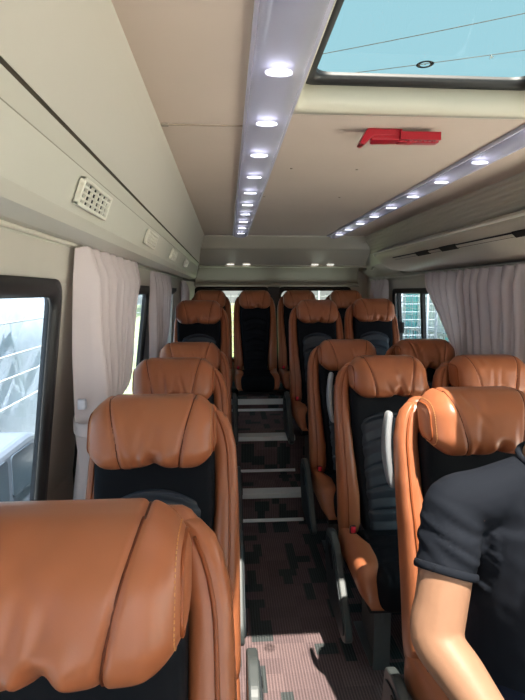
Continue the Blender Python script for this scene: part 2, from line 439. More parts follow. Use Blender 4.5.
# hatch liner, rubber and glass
hw = empty('window_7', ((HX0 + HX1) / 2, (HY0 + HY1) / 2, ZC)); struct(hw)
def hring(k, z, r=.03):
    P = round_poly([(HX0 + k, HY0 + k), (HX1 - k, HY0 + k), (HX1 - k, HY1 - k), (HX0 + k, HY1 - k)], r, 6)
    return [Vector((x, y, z)) - hw.location for x, y in P]
V, F = loft([hring(-.030, ZC - .001, .02), hring(-.030, ZC - .007, .02), hring(-.002, ZC - .010, .02), hring(.006, ZC - .004), hring(.022, ZC + .055), hring(-.02, ZC + .055)], False); link('hatch_liner', V, F, M['liner'], hw)
V, F = loft([hring(.018, ZC + .052, .03), hring(.024, ZC + .050, .03), hring(.044, ZC + .056, .05), hring(.046, ZC + .075, .05), hring(-.03, ZC + .075)], False); link('hatch_seal', V, F, M['rubber'], hw)
P = hring(.04, ZC + .068, .05); link('hatch_glass', P, [tuple(range(len(P)))], M['hatch_glass'], hw, False)
def disc_ring(r0, r1, n=40):
    V = [(r * cos(2 * pi * i / n), r * sin(2 * pi * i / n), 0) for r in (r0, r1) for i in range(n)]
    return V, [(i, (i + 1) % n, n + (i + 1) % n, n + i) for i in range(n)]
mk = MB(); V, F = disc_ring(.0125, .0215); cx, cy = .499, 1.318
mk.add(([(x + cx - hw.location.x, y + cy - hw.location.y, ZC + .066 - hw.location.z) for x, y, z in V], F))
V, F = disc_ring(.0002, .002, 12); mk.add(([(x + cx - hw.location.x, y + cy - hw.location.y, ZC + .066 - hw.location.z) for x, y, z in V], F))
mk.link('hatch_emblem', M['print'], hw)
mk = MB(); o_ = hw.location
for (x, y, w, h, a) in ((.64, 1.262, .012, .004, .9), (.646, 1.270, .006, .012, .5), (.770, 1.29, .022, .003, .15), (.772, 1.281, .018, .003, .15), (.776, 1.299, .014, .003, .15), (.78, 1.272, .01, .003, .15)):
    c, s = cos(a), sin(a); q = [(-w / 2, -h / 2), (w / 2, -h / 2), (w / 2, h / 2), (-w / 2, h / 2)]
    mk.add(([(x + u * c - v * s - o_.x, y + u * s + v * c - o_.y, ZC + .066 - o_.z) for u, v in q], [(0, 1, 2, 3)]))
mk.link('hatch_marking', M['printw'], hw)

# headliner joint left of the lamp, edge strip under the hatch, small screw caps
struct(MB().add(box(-.19, .07, 1.606, 1.614, ZC - .003, ZC + .001)).link('trim_11', M['joint']))
struct(MB().add(box(-.192, -.172, 1.600, 1.620, ZC - .005, ZC)).link('trim_12', M['screw']))
struct(MB().add(box(.17, 1.24, 1.484, 1.490, ZC - .003, ZC + .001)).link('trim_13', M['trim']))
for (x, y) in ((.265, 2.13), (.535, 2.13), (.20, 2.75), (.60, 2.75)):
    V, F = disc_ring(.0004, .006, 12)
    s = link('screw_cap', [(v[0], v[1], 0) for v in V] + [(v[0] * .8, v[1] * .8, -.003) for v in V], F + [tuple(24 + i for i in q) for q in F] + [(12 + i, 12 + (i + 1) % 12, 36 + (i + 1) % 12, 36 + i) for i in range(12)], M['screw'])
    s.location = (x, y, ZC - .0002)
    tag(s, 'tiny screw cap on the beige headliner behind the red hammer', 'screw cap', 'screw caps on the headliner')

# rear overhead box and back wall
def span(name, prof, x0s, x1s, m, smooth=False):  # profile of (y, z) with its own x range at each point
    V = [(x0, y, z) for (y, z), x0 in zip(prof, x0s)] + [(x1, y, z) for (y, z), x1 in zip(prof, x1s)]
    n = len(prof); F = [(i, i + 1, n + i + 1, n + i) for i in range(n - 1)]
    o = link(name, V, F, m, None, smooth)
    md = o.modifiers.new('thick', 'SOLIDIFY'); md.thickness = .012; md.offset = 0
    return struct(o)
prof = [(4.60, 2.10), (4.605, 2.068), (4.655, 1.975), (4.68, 1.960), (4.99, 1.852), (5.01, 1.838), (5.00, 1.826), (5.10, 1.824)]
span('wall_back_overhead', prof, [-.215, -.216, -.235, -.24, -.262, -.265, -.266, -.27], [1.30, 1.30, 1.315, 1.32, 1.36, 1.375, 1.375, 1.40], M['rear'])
prof = [(5.06, 1.832), (5.10, 1.822), (5.52, 1.712), (5.58, 1.680), (5.58, 1.655), (5.76, 1.645)]
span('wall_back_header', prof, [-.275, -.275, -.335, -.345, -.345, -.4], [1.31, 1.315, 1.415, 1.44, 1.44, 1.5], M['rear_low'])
fw = MB(); fw.add(box(-.75, 1.80, YF - .06, YF, -.10, 1.02)); fw.add(box(-.75, 1.80, YF - .06, YF, 1.93, 2.23)); fw.add(box(-.75, -.52, YF - .06, YF, 1.02, 1.93)); fw.add(box(1.60, 1.80, YF - .06, YF, 1.02, 1.93))
struct(fw.link('wall_front', M['pillar']))
bw = MB(); YB = 5.78
holes = [(-.36, .475), (.575, 1.41)]; z0, z1 = .80, 1.628
for (a, c) in ((-.70, -.36), (.475, .575), (1.41, 1.80)): bw.add(box(a, c, YB, YB + .08, -.1, 2.15))
for (a, c) in holes: bw.add(box(a, c, YB, YB + .08, -.1, z0)); bw.add(box(a, c, YB, YB + .08, z1, 2.15))
struct(bw.link('wall_back', M['pillar']))
for i, (a, c) in enumerate(holes):
    d = empty('window_%d' % (8 + i), ((a + c) / 2, YB, z0)); struct(d)
    def br(k, y):
        P = round_poly([(a + k, z0 + k), (c - k, z0 + k), (c - k, z1 - k), (a + k, z1 - k)], .07, 6)
        return [Vector((x, y, z)) - d.location for x, z in P]
    V, F = loft([br(-.01, YB + .01), br(-.01, YB - .012), br(.035, YB - .004), br(.035, YB + .05), br(-.01, YB + .05)], False)
    link('window_frame', V, F, M['rubber'], d); P = br(.03, YB + .03); link('window_glass', P, [tuple(range(len(P)))], M['rear_glass'], d, False)
struct(MB().add(box(.46, .59, YB - .03, YB, .4, 1.64)).link('trim_14', M['rubber']))
# downlights on the rear overhead box
for i, (x, w) in enumerate(((.035, 'first lit downlight from the left on the rear overhead box'), (.19, 'second lit downlight from the left on the rear overhead box'),
                            (.855, 'third lit downlight from the left on the rear overhead box'), (1.01, 'rightmost lit downlight on the rear overhead box'))):
    t = empty('downlight', (x, 4.982, 1.846)); tag(t, 'small oval ' + w, 'light', 'downlights on the rear overhead box')
    V, F = rbox((.036, .012, .006), .006, (8, 3, 3)); link('lit_lens', V, F, M['downlight'], t)
    V, F = tube([(.042 * cos(a), .016 * sin(a), .001) for a in [2 * pi * k / 20 for k in range(21)]], .003, 6, False); link('bezel', V, F, M['trim'], t)

# ------------------------------------------------------------------ fixtures
def lamp_strip(xc, label, hw_):
    t = empty('ceiling_light_strip', (xc, 2.4, ZC)); tag(t, label, 'light strip', 'ceiling light strips')
    ya, yb = -1.2 - 2.4, 4.58 - 2.4
    rings = []
    for y in [ya, ya + .01] + [ya + (yb - ya) * k / 12 for k in range(1, 12)] + [yb - .05, yb - .02, yb]:
        s = 1.0 if yb - .06 > y > ya + .005 else (.96 if yb - .03 > y > ya + .005 else (.85 if y < yb - .001 and y > ya else .6))
        rings.append([(hw_ * s * cos(a), y, -.034 * s * sin(a) ** .8 if sin(a) > 0 else 0) for a in [pi * k / 16 for k in range(17)]])
    V, F = loft(rings, True, False); link('lens', V, F, M['lens'], t)
    MB().add(box(-hw_ + .004, hw_ - .004, ya + .01, yb - .02, -.004, -.0005)).link('tray', M['lens_back'], t)
    for s in (-1, 1): MB().add(box(s * hw_ - .005, s * hw_ + .005, ya, yb, -.012, 0)).link('edge_rail', M['lens_back'], t)
    for k in range(14):
        y = .62 + k * .346 + (.02 if xc > .5 else -.02) - 2.4 - .11
        if y > yb - .05: continue
        n = 18; q = [( .030 * cos(2 * pi * i / n), .030 * sin(2 * pi * i / n)) for i in range(n)]
        vv = [(u * (1.0), y + v * .6, -.017) for u, v in q] + [(u, y + v * .6, -.021) for u, v in q]
        f = [tuple(range(n)), tuple(range(n, 2 * n))] + [(i, (i + 1) % n, n + (i + 1) % n, n + i) for i in range(n)]
        link('diode', vv, f, M['led'], t)
lamp_strip(.118, 'long frosted light strip left of the roof hatch with white glowing spots', .062)
lamp_strip(.948, 'long frosted light strip right of the red hammer with white glowing spots', .050)

# emergency hammer in its holder on the headliner
hm = empty('emergency_hammer', (.535, 1.63, ZC), R(-1)); tag(hm, 'red plastic emergency hammer in its holder on the ceiling behind the hatch', 'emergency hammer')
V, F = prism_y(round_poly([(-.125, -.045), (-.108, -.048), (-.082, -.022), (-.01, -.020), (-.005, -.004), (-.08, 0), (-.10, 0)], .008), -.028, .022); bev(link('hammer_head', V, F, M['red'], hm, False), .005)
V, F = prism_z(round_poly([(-.09, -.024), (-.08, .03), (.005, .024), (.005, -.026)], .01), -.034, -.004); bev(link('holder', V, F, M['red'], hm, False), .004)
V, F = prism_z(round_poly([(.0, -.012), (.0, .022), (.132, .022), (.132, -.012)], .008), -.036, -.014); bev(link('hammer_grip', V, F, M['red'], hm, False), .005)
k_ = MB()
for i in range(7):
    x = .018 + i * .015; k_.add(prism_z([(x, -.034), (x + .007, -.034), (x + .011, -.012), (x + .004, -.012)], -.034, -.014))
k_.add(box(.0, .125, -.040, -.033, -.036, -.012)); k_.link('grip_rib', M['red'], hm)
MB().add(box(-.09, .01, -.022, .028, -.006, 0)).link('mount_plate', M['red'], hm)

# left cove air vents
def vent(y, w, h, label):
    # the cove surface between (-.30,1.838) and (-.38,1.812), facing into the cabin
    t = empty('air_vent', (-.2930, y, 1.7825)); tag(t, label, 'air vent', 'air vents on the left cove')
    t.rotation_euler = (0, R(-70), 0)
    fr = MB()
    # local: x across (down the cove), y along the bus, z inwards after rotation (negative = into the cabin)
    for (a, b_, c, d) in ((-h, -h + .008, -w, w), (h - .008, h, -w, w), (-h, h, -w, -w + .010), (-h, h, w - .010, w)): fr.add(box(a, b_, c, d, -.008, .004))
    bev(fr.link('vent_frame', M['trim'], t), .002)
    MB().add(box(-h + .004, h - .004, -w + .004, w - .004, .000, .004)).link('vent_recess', M['slot'], t)
    sl = MB()
    for k in range(1, 4): x = -h + .004 + (2 * h - .008) * k / 4; sl.add(box(x - .0018, x + .0018, -w, w, -.006, .001))
    for k in range(1, 6): y_ = -w + 2 * w * k / 6; sl.add(box(-h, h, y_ - .0032, y_ + .0032, -.006, .001))
    sl.link('vent_slat', M['trim'], t)
vent(1.185, .118, .029, 'slatted beige air vent nearest the front on the left cove')
vent(2.04, .118, .028, 'second slatted air vent from the front on the left cove, above the first curtain')
vent(2.88, .118, .028, 'third air vent from the front on the left cove')
vent(3.74, .118, .028, 'rearmost small air vent on the left cove')

# right overhead duct with slots and a rounded end
oc = empty('overhead_duct', (1.33, 2.0, 1.93)); tag(oc, 'long beige overhead air duct with rounded end above the right curtain', 'overhead duct')
sec = [(1.328, 1.930), (1.30, 1.938), (1.257, 1.922), (1.245, 1.904), (1.254, 1.882), (1.29, 1.849), (1.34, 1.808), (1.42, 1.764), (1.572, 1.744), (1.405, 1.836)]
rings = []
for k, y in enumerate([YF, 0, 1, 2, 3, 3.9, 4.2, 4.32, 4.42, 4.49, 4.535, 4.55]):
    s = 0 if y <= 4.2 else 1 - math.sqrt(max(0, 1 - ((y - 4.2) / .351) ** 2))
    cx, cz = 1.44, 1.855
    rings.append([(x + (cx - x) * s * .85 - 1.33, y - 2.0, z + (cz - z) * s * .75 - 1.93) for x, z in sec])
V, F = loft(rings); link('duct_body', V, F, M['console'], oc)
tr = smooth_path([(1.243 - 1.33 + (1.44 - 1.243) * s * .85 - .002, y - 2, 1.904 - 1.93 + (1.855 - 1.92) * s * .75) for y, s in ((YF, 0), (1, 0), (3, 0), (4.2, 0), (4.35, .095), (4.45, .30), (4.52, .6), (4.55, .98))], 5)
V, F = tube(tr, .0065, 8); link('lip_bead', V, F, M['trim'], oc)
for (ya, yb, q) in ((.2, 3.95, .0),):
    s_ = MB(); A = Vector((1.290, 0, 1.849)); B = Vector((1.312, 0, 1.831)); off = Vector((-.0025, 0, -.003))
    s_.add(loft([[(p.x - 1.33, y - 2, p.z - 1.93) for p in (A + off, B + off, B - off * 2, A - off * 2)] for y in (ya, yb)]))
    s_.link('duct_slot', M['slot'], oc)
    s_ = MB()
    for j in (.33, .66):
        p = A.lerp(B, j); s_.add(loft([[(p.x + dx - 1.33, y - 2, p.z + dz - 1.93) for dx, dz in ((-.006, -.003), (.000, -.008), (.003, -.004), (-.003, .001))] for y in (ya, yb)]))
    s_.link('duct_louvre', M['console'], oc)
for y in (2.05, 2.85, 3.25):
    s_ = MB(); s_.add(loft([[(p.x - 1.33, yy - 2, p.z - 1.93) for p in (Vector((1.283, 0, 1.846)), Vector((1.310, 0, 1.824)), Vector((1.318, 0, 1.832)), Vector((1.291, 0, 1.855)))] for yy in (y, y + .22)]))
    s_.link('duct_nozzle', M['slot'], oc)
# two small switch plates on the right cove near the back
for i, (y, lab) in enumerate(((5.00, 'small square switch plate on the right cove, nearer the duct end'), (5.28, 'small square switch plate on the right cove, nearer the back'))):
    t = empty('switch_plate', (1.44, y, 1.815)); tag(t, lab, 'switch plate', 'switch plates on the right cove'); t.rotation_euler = (0, R(-48), 0)
    V, F = rbox((.030, .05, .006), .005, (3, 4, 2)); link('plate', V, F, M['trim'], t)
    V, F = rbox((.016, .028, .005), .004, (3, 3, 2), c=(0, 0, .004)); link('rocker', V, F, M['console'], t)

# curtain rails
for side, x, z, lab in ((-1, -.478, 1.728, 'slim curtain rail along the left windows'), (1, 1.553, 1.727, 'slim curtain rail along the right windows')):
    o = tag(link('curtain_rail', *tube([(x, YF + .1, z), (x, 2, z), (x, 4.95, z - .01)], .007, 8), M['trim']), lab, 'curtain rail')

# ------------------------------------------------------------------ curtains
def curtain(name, side, x_at, top, tie, bottom, ztop, ztie, zbot, pleats, amp, label, group, tie_mode=True, seed=1):
    """top/tie/bottom = (y0, y1) spans; x_at(z) = plane of the cloth"""
    rnd = random.Random(seed); ph = [rnd.uniform(-.5, .5) for _ in range(pleats + 2)]
    nu, nv = pleats * 12, 46; V = []
    for j in range(nv + 1):
        z = ztop + (zbot - ztop) * j / nv
        if z > ztie:
            t = (ztop - z) / (ztop - ztie); e = t ** 1.35 if tie_mode else t
            y0, y1 = top[0] + (tie[0] - top[0]) * e, top[1] + (tie[1] - top[1]) * e
        else:
            t = (ztie - z) / max(1e-6, ztie - zbot); e = t ** .7
            y0, y1 = tie[0] + (bottom[0] - tie[0]) * e, tie[1] + (bottom[1] - tie[1]) * e
        head = min(1, (ztop - z) / .10)
        a = amp * (.45 + .55 * head) * (1 + .25 * sin(z * 5 + seed))
        if tie_mode: a *= 1 - .40 * exp(-((z - ztie) / .05) ** 2)
        for i in range(nu + 1):
            u = i / nu; w = u * pleats; q = int(w); fr = w - q
            p = ph[min(q, pleats)] * (1 - fr) + ph[min(q + 1, pleats + 1)] * fr
            s = sin(2 * pi * w + p * 2.2 + .6 * sin(z * 3.1 + q)); s = math.copysign(abs(s) ** .75, s)
            s2 = sin(4 * pi * w + p * 5 + z * 4) * .22
            if not tie_mode: y1 = y0 + (top[1] - y0); y1 = top[1]
            y = y0 + (y1 - y0) * u + (0 if tie_mode else -(top[1] - tie[1]) * min(1, (ztop - z) / (ztop - ztie)) ** 1.3 * u ** 4) + .010 * sin(2 * pi * w + 1.3 + z * 2) * (y1 - y0)
            x = x_at(z) + side * -1 * (a * (s + s2) + a * .9) + .004 * noise.noise((u * 9, z * 5, seed))
            V.append((x, y, z + (.006 * s if j == 0 else 0)))
    F = [(j * (nu + 1) + i, j * (nu + 1) + i + 1, (j + 1) * (nu + 1) + i + 1, (j + 1) * (nu + 1) + i) for j in range(nv) for i in range(nu)]
    root = empty(name, (x_at(ztop), (top[0] + top[1]) / 2, zbot)); tag(root, label, 'curtain', group)
    o = link('curtain_cloth', [Vector(v) - root.location for v in V], F, M['curtain'], root)
    if tie_mode:
        yc, hy = (tie[0] + tie[1]) / 2, (tie[1] - tie[0]) / 2 + .012; xc = x_at(ztie) - side * amp * .9
        rings = []
        for dz in (-.022, -.018, .018, .022):
            g = .010 if abs(dz) < .02 else .006
            rings.append([Vector((xc + (amp * 1.25 + g) * se(2 * pi * k / 28, 2.6)[0], yc + (hy + g) * se(2 * pi * k / 28, 2.6)[1], ztie + dz + .012 * sin(2 * pi * k / 28))) - root.location for k in range(28)])
        Vt, Ft = loft(rings, False); link('tie_band', Vt, Ft, M['curtain'], root)
    for k in range(pleats):
        y = top[0] + (top[1] - top[0]) * (k + .5) / pleats
        hk = MB(); hk.add(box(x_at(ztop) - .004 - root.location.x, x_at(ztop) + .004 - root.location.x, y - .006 - root.location.y, y + .006 - root.location.y, ztop - .012 - root.location.z, ztop + .012 - root.location.z))
        hk.link('glider', M['trim'], root)
    return root
xl = lambda z: -.470 - .035 * max(0, 1.7 - z)
c1 = curtain('window_curtain', -1, xl, (1.66, 2.58), (1.63, 1.94), (1.58, 2.0), 1.722, 1.155, .62, 7, .048,
             'pale mauve curtain tied back beside the front left window', 'tied window curtains', seed=3)
for (x, y, z) in ((-.462, 1.626, 1.226), (-.432, 1.90, 1.222)):
    o = link('hook_tab', *rbox((.013, .010, .017), .004, (4, 3, 4), c=(x - c1.location.x, y - c1.location.y, z - c1.location.z)), M['tag'], c1); o['label'] = 'white hook tape tab'
curtain('window_curtain', -1, lambda z: -.488 - .045 * max(0, 1.7 - z), (3.36, 4.5), (3.36, 3.74), (3.36, 3.72), 1.715, 1.05, .70, 7, .022,
        'pale mauve curtain bunched by the second left window, behind the third left seat', 'tied window curtains', seed=8)
curtain('window_curtain', -1, lambda z: -.445 - .02 * (1.7 - z), (5.02, 5.5), (5.02, 5.4), (5.02, 5.4), 1.685, 1.0, .7, 4, .028,
        'narrow mauve curtain in the rear left corner', 'tied window curtains', False, 5)
xr = lambda z: 1.556 + .04 * max(0, 1.7 - z)
curtain('window_curtain', 1, xr, (2.25, 3.92), (2.25, 3.05), (2.25, 3.0), 1.722, .95, .62, 14, .024,
        'wide mauve curtain drawn across the right window', 'tied window curtains', False, 11)
curtain('window_curtain', 1, lambda z: 1.545 + .03 * (1.7 - z), (4.85, 5.45), (4.88, 5.05), (4.88, 5.05), 1.70, 1.0, .6, 4, .028,
        'narrow mauve curtain in the rear right corner', 'tied window curtains', False, 21)

# ------------------------------------------------------------------ coach seats
SH = .20                                        # lean of the backrest
def lean(p): return (p[0], p[1] + SH * (p[2] - .45), p[2])
PR = .064
def seam_x(z): return .093 + .022 * (z / .1) + .008 * (z / .1) ** 2
def pad_shape(seed, sx=1.0):
    rnd = random.Random(seed)
    folds = []
    for k in range(5):
        x = rnd.uniform(-.085, .085); folds.append((x, -.095, x + rnd.uniform(-.05, .05), rnd.uniform(-.04, .06), rnd.uniform(.006, .012), rnd.uniform(.005, .0095)))
    for k in range(3):
        x = rnd.uniform(-.09, .09); folds.append((x, .08, x + rnd.uniform(-.06, .06), rnd.uniform(-.02, .04), rnd.uniform(.008, .014), rnd.uniform(.003, .006)))
    px = rnd.uniform(-.01, .03)
    H = (.182 * sx, .082, .094)
    def fn(x, y, z):
        ax = abs(x) / sx
        seam = seam_x(z)
        front = max(0, min(1, -y / .03)); top = max(0, min(1, (z - .04) / .05))
        wgt = max(front, top * .8 if y < .03 else 0)
        # outline: ends fall away a little, the middle sags at the pinch
        k = max(0, (ax - .10) / .086)
        z2 = z * (1 - .22 * k * k) - .004 * k * k
        z2 += .010 * exp(-((x - px) / .03) ** 2) * (1 if z < -.06 else 0) * min(1, (-z - .06) / .03 if z < -.06 else 0)
        d = 0
        d += .014 * (1 - (z / .105) ** 2) * (1 if ax < seam else max(0, 1 - .25 * (ax - seam) / .08))
        d -= .0080 * exp(-((ax - seam) / .0050) ** 2)
        d -= .004 * exp(-((ax - .172) / .0035) ** 2)
        if ax < seam:
            for (x0, z0, x1, z1, w, a) in folds:
                dx, dz = x1 - x0, z1 - z0; t = max(0, min(1, ((x - x0) * dx + (z - z0) * dz) / (dx * dx + dz * dz)))
                e = math.hypot(x - x0 - dx * t, z - z0 - dz * t); d -= a * exp(-(e / w) ** 2) * (1 - .7 * t)
            d -= .018 * exp(-((x - px) / .014) ** 2 - ((z + .072) / .026) ** 2)
            d += .010 * exp(-((x - px - .030) / .015) ** 2 - ((z + .055) / .03) ** 2) + .010 * exp(-((x - px + .030) / .015) ** 2 - ((z + .055) / .03) ** 2) + .006 * exp(-((x - px) / .02) ** 2 - ((z + .03) / .012) ** 2)
        d += .0015 * noise.noise((x * 22 + seed, z * 22, 0))
        y2 = y - d * wgt - .012 * (1 - (x / H[0]) ** 2) * 0
        y2 += .018 * k * k * 1.0
        if top > 0 and y > -.03: z2 -= .006 * exp(-((ax - seam) / .005) ** 2) * top
        return (x, y2, z2)
    return H, fn
def pad_mesh(seed, sx=1.0):
    H, fn = pad_shape(seed, sx)
    return rbox(H, PR, (92, 14, 28), fn)
def pad_at(x, y, z): return lean((x, y - .030 - .18 * (.10 - z), z + 1.183))
def pad_seam(s, sx, seed):
    H, fn = pad_shape(seed, sx); iy, iz = H[1] - PR, H[2] - PR; P = []
    for (cy, cz, a0) in ((iy, iz, 60), (-iy, iz, 90), (-iy, -iz, 180)):
        for k in range(13):
            a = R(a0 + 7.5 * k)
            if a0 == 60 and k > 4: break
            x = .104
            for _ in range(3):
                dx = max(0, x * sx - (H[0] - PR)); rho = math.sqrt(max(.01, 1 - (dx / PR) ** 2)); z = cz + PR * rho * sin(a); x = seam_x(z)
            P.append(fn(s * x * sx, cy + PR * rho * cos(a), z))
    return P
def pad_end_loop(s, sx, seed, xx):
    # the closed line round the pad at distance xx from its middle, carried through the pad's own shape
    H, fn = pad_shape(seed, sx); x = xx * sx; dx = x - (H[0] - PR); rho = math.sqrt(max(.01, 1 - (dx / PR) ** 2)); iy, iz = H[1] - PR, H[2] - PR
    P = []
    for (cy, cz, a0) in ((iy, iz, 0), (-iy, iz, 90), (-iy, -iz, 180), (iy, -iz, 270)):
        for k in range(11):
            a = R(a0 + 9 * k); P.append((s * x, cy + PR * rho * cos(a), cz + PR * rho * sin(a)))
    return [fn(*p) for p in P + P[:1]]
BOL = [(.44, .196, .044, .030, .045), (.50, .196, .052, .010, .060), (.62, .197, .051, .004, .066), (.74, .203, .045, .008, .068), (.86, .208, .040, .018, .064),
       (.96, .210, .037, .032, .056), (1.04, .208, .036, .046, .050), (1.10, .206, .035, .056, .045), (1.15, .196, .034, .064, .040), (1.185, .184, .031, .068, .034), (1.208, .170, .023, .070, .026), (1.216, .162, .010, .072, .014)]
def bolster(s, sx):
    rings = []
    for k in range(41):
        z = .44 + (1.216 - .44) * (1 - (1 - k / 40) ** 1.25)
        xc, hw_, yc, hy = interp(BOL, z)
        ring = []
        for i in range(28):
            a, b_ = se(2 * pi * i / 28, 2.7)
            y = yc + hy * b_; x = s * sx * (xc + hw_ * a)
            # a crease running down the front face
            if b_ < -.3: y += .008 * exp(-((a - .25) / .13) ** 2)
            ring.append(lean((x, y, z)))
        rings.append(ring)
    return loft(rings)
def bolster_piping(s, sx):
    P = []
    for k in range(28):
        z = .47 + (1.200 - .47) * k / 27; xc, hw_, yc, hy = interp(BOL, z)
        P.append(lean((s * sx * (xc + hw_ * .25), yc - hy * .97, z)))
    return tube(P, .0038, 6)
def back_cushion(sx):
    def fn(x, y, z):
        zz = z + .79; t = max(0, min(1, (zz - .45) / .5))
        x2 = x * (.74 + .26 * t); y2 = y
        if y < 0: y2 += .012 * (x / .17) ** 2 * -1 + .002 * noise.noise((x * 15, zz * 15, 2))
        return lean((x2 * sx, y2 + .015, zz))
    return rbox((.175, .045, .345), .03, (18, 4, 30), fn)
def quilt(sx, seed=0):
    def fn(x, y, z):
        zz = z + .737; t = max(0, min(1, (zz - .45) / .5)); u = x / .136
        arch = -.045 * u * u * max(0, min(1, (zz - .50) / .3))
        x2 = x * (.80 + .22 * t); y2 = y
        if y < 0:
            ph = ((zz - .46) / .108)
            g = abs(ph - round(ph)); y2 += .016 * exp(-(g / .07) ** 2) * max(0, 1 - u ** 6) - .008 * (1 - (2 * g) ** 2)
            y2 -= .010 * (1 - u * u)
            y2 += .006 * exp(-((abs(u) - .93) / .06) ** 2)
        return lean((x2 * sx, y2 - .018, zz + arch))
    return rbox((.136, .026, .275), .022, (26, 4, 120), fn)
def back_shell(sx):
    def fn(x, y, z):
        zz = z + .86; k = max(0, (zz - 1.05) / .18); x2 = x * (1 - .22 * k * k)
        return lean((x2 * sx, y + .085, zz))
    return rbox((.226, .030, .370), .03, (14, 4, 20), fn)
def seat_cushion(sx):
    def fn(x, y, z):
        f = max(0, min(1, (-y - .12) / .10))
        z2 = z + (.010 * (1 - (x / .18) ** 2) if z > 0 else 0)
        if z > .02:
            for yy in (-.10, .02, .12): z2 -= .006 * exp(-((y - yy) / .006) ** 2)
            z2 -= .006 * exp(-((abs(x) - .13) / .006) ** 2)
        y2 = y - .012 * f * (1 - (z / .08) ** 2)
        return (x * sx, y2 - .215, z2 + .388)
    return rbox((.178, .232, .080), .05, (40, 48, 10), fn)
def cushion_bolster(s, sx):
    rings = []
    for k in range(30):
        t = k / 29; y = .02 - .455 * t
        top = .485 - .012 * t - .14 * max(0, (t - .72) / .28) ** 2; bot = .335 - .0 * t + .0
        hw_ = .020 + .042 * min(1, t * 2.4) * (1 - .55 * max(0, (t - .62) / .38) ** 1.5)
        if t > .97: hw_ *= .75
        zc, hz = (top + bot) / 2, (top - bot) / 2
        xo = .246 - .035 * max(0, (t - .75) / .25) ** 2
        rings.append([(s * sx * (xo - hw_ + hw_ * se(2 * pi * i / 24, 2.6)[0]), y, zc + hz * se(2 * pi * i / 24, 2.6)[1]) for i in range(24)])
    return loft(rings)
def cushion_piping(s, sx):
    P = []
    for k in range(24):
        t = .05 + .92 * k / 23; y = .02 - .455 * t; top = .485 - .012 * t - .14 * max(0, (t - .72) / .28) ** 2
        hw_ = .020 + .042 * min(1, t * 2.4) * (1 - .55 * max(0, (t - .62) / .38) ** 1.5)
        xo = .246 - .035 * max(0, (t - .75) / .25) ** 2
        P.append((s * sx * (xo - hw_ * 1.62), y, top - .012))
    return tube(P, .0045, 6)
ARM = [(.07, .42), (.055, .525), (-.03, .548), (-.115, .520), (-.36, .275), (-.372, .225), (-.32, .195), (-.02, .215)]
def armrest_parts(root, s, sx, drop=0):
    P = round_poly([(y, z - drop) for y, z in ARM], .022, 5)
    x0, x1 = s * (.264 * sx), s * (.264 * sx + .034)
    V, F = prism_x(P, x0, x1); a = bev(link('armrest', V, F, M['grey_plastic'], root, False), .008, 3)
    P2 = round_poly([(y * .92 - .012, (z - .38) * .84 + .375 - drop) for y, z in ARM], .018, 5)
    V, F = prism_x(P2, x1 - s * .001, x1 + s * .0055); bev(link('armrest_cover', V, F, M['dark_plastic'], a, False), .003)
    V, F = prism_x(round_poly([(-.03, .50 - drop), (-.09, .505 - drop), (-.15, .43 - drop), (-.13, .41 - drop), (-.05, .46 - drop)], .012, 4), x1 + s * .005, x1 + s * .0085); link('armrest_recess', V, F, M['slot'], a, False)
def squash(V, k):        # the bolster next to the window is slimmer than the one by the aisle
    return [(x * k if x < 0 else x, y, z) for x, y, z in V]
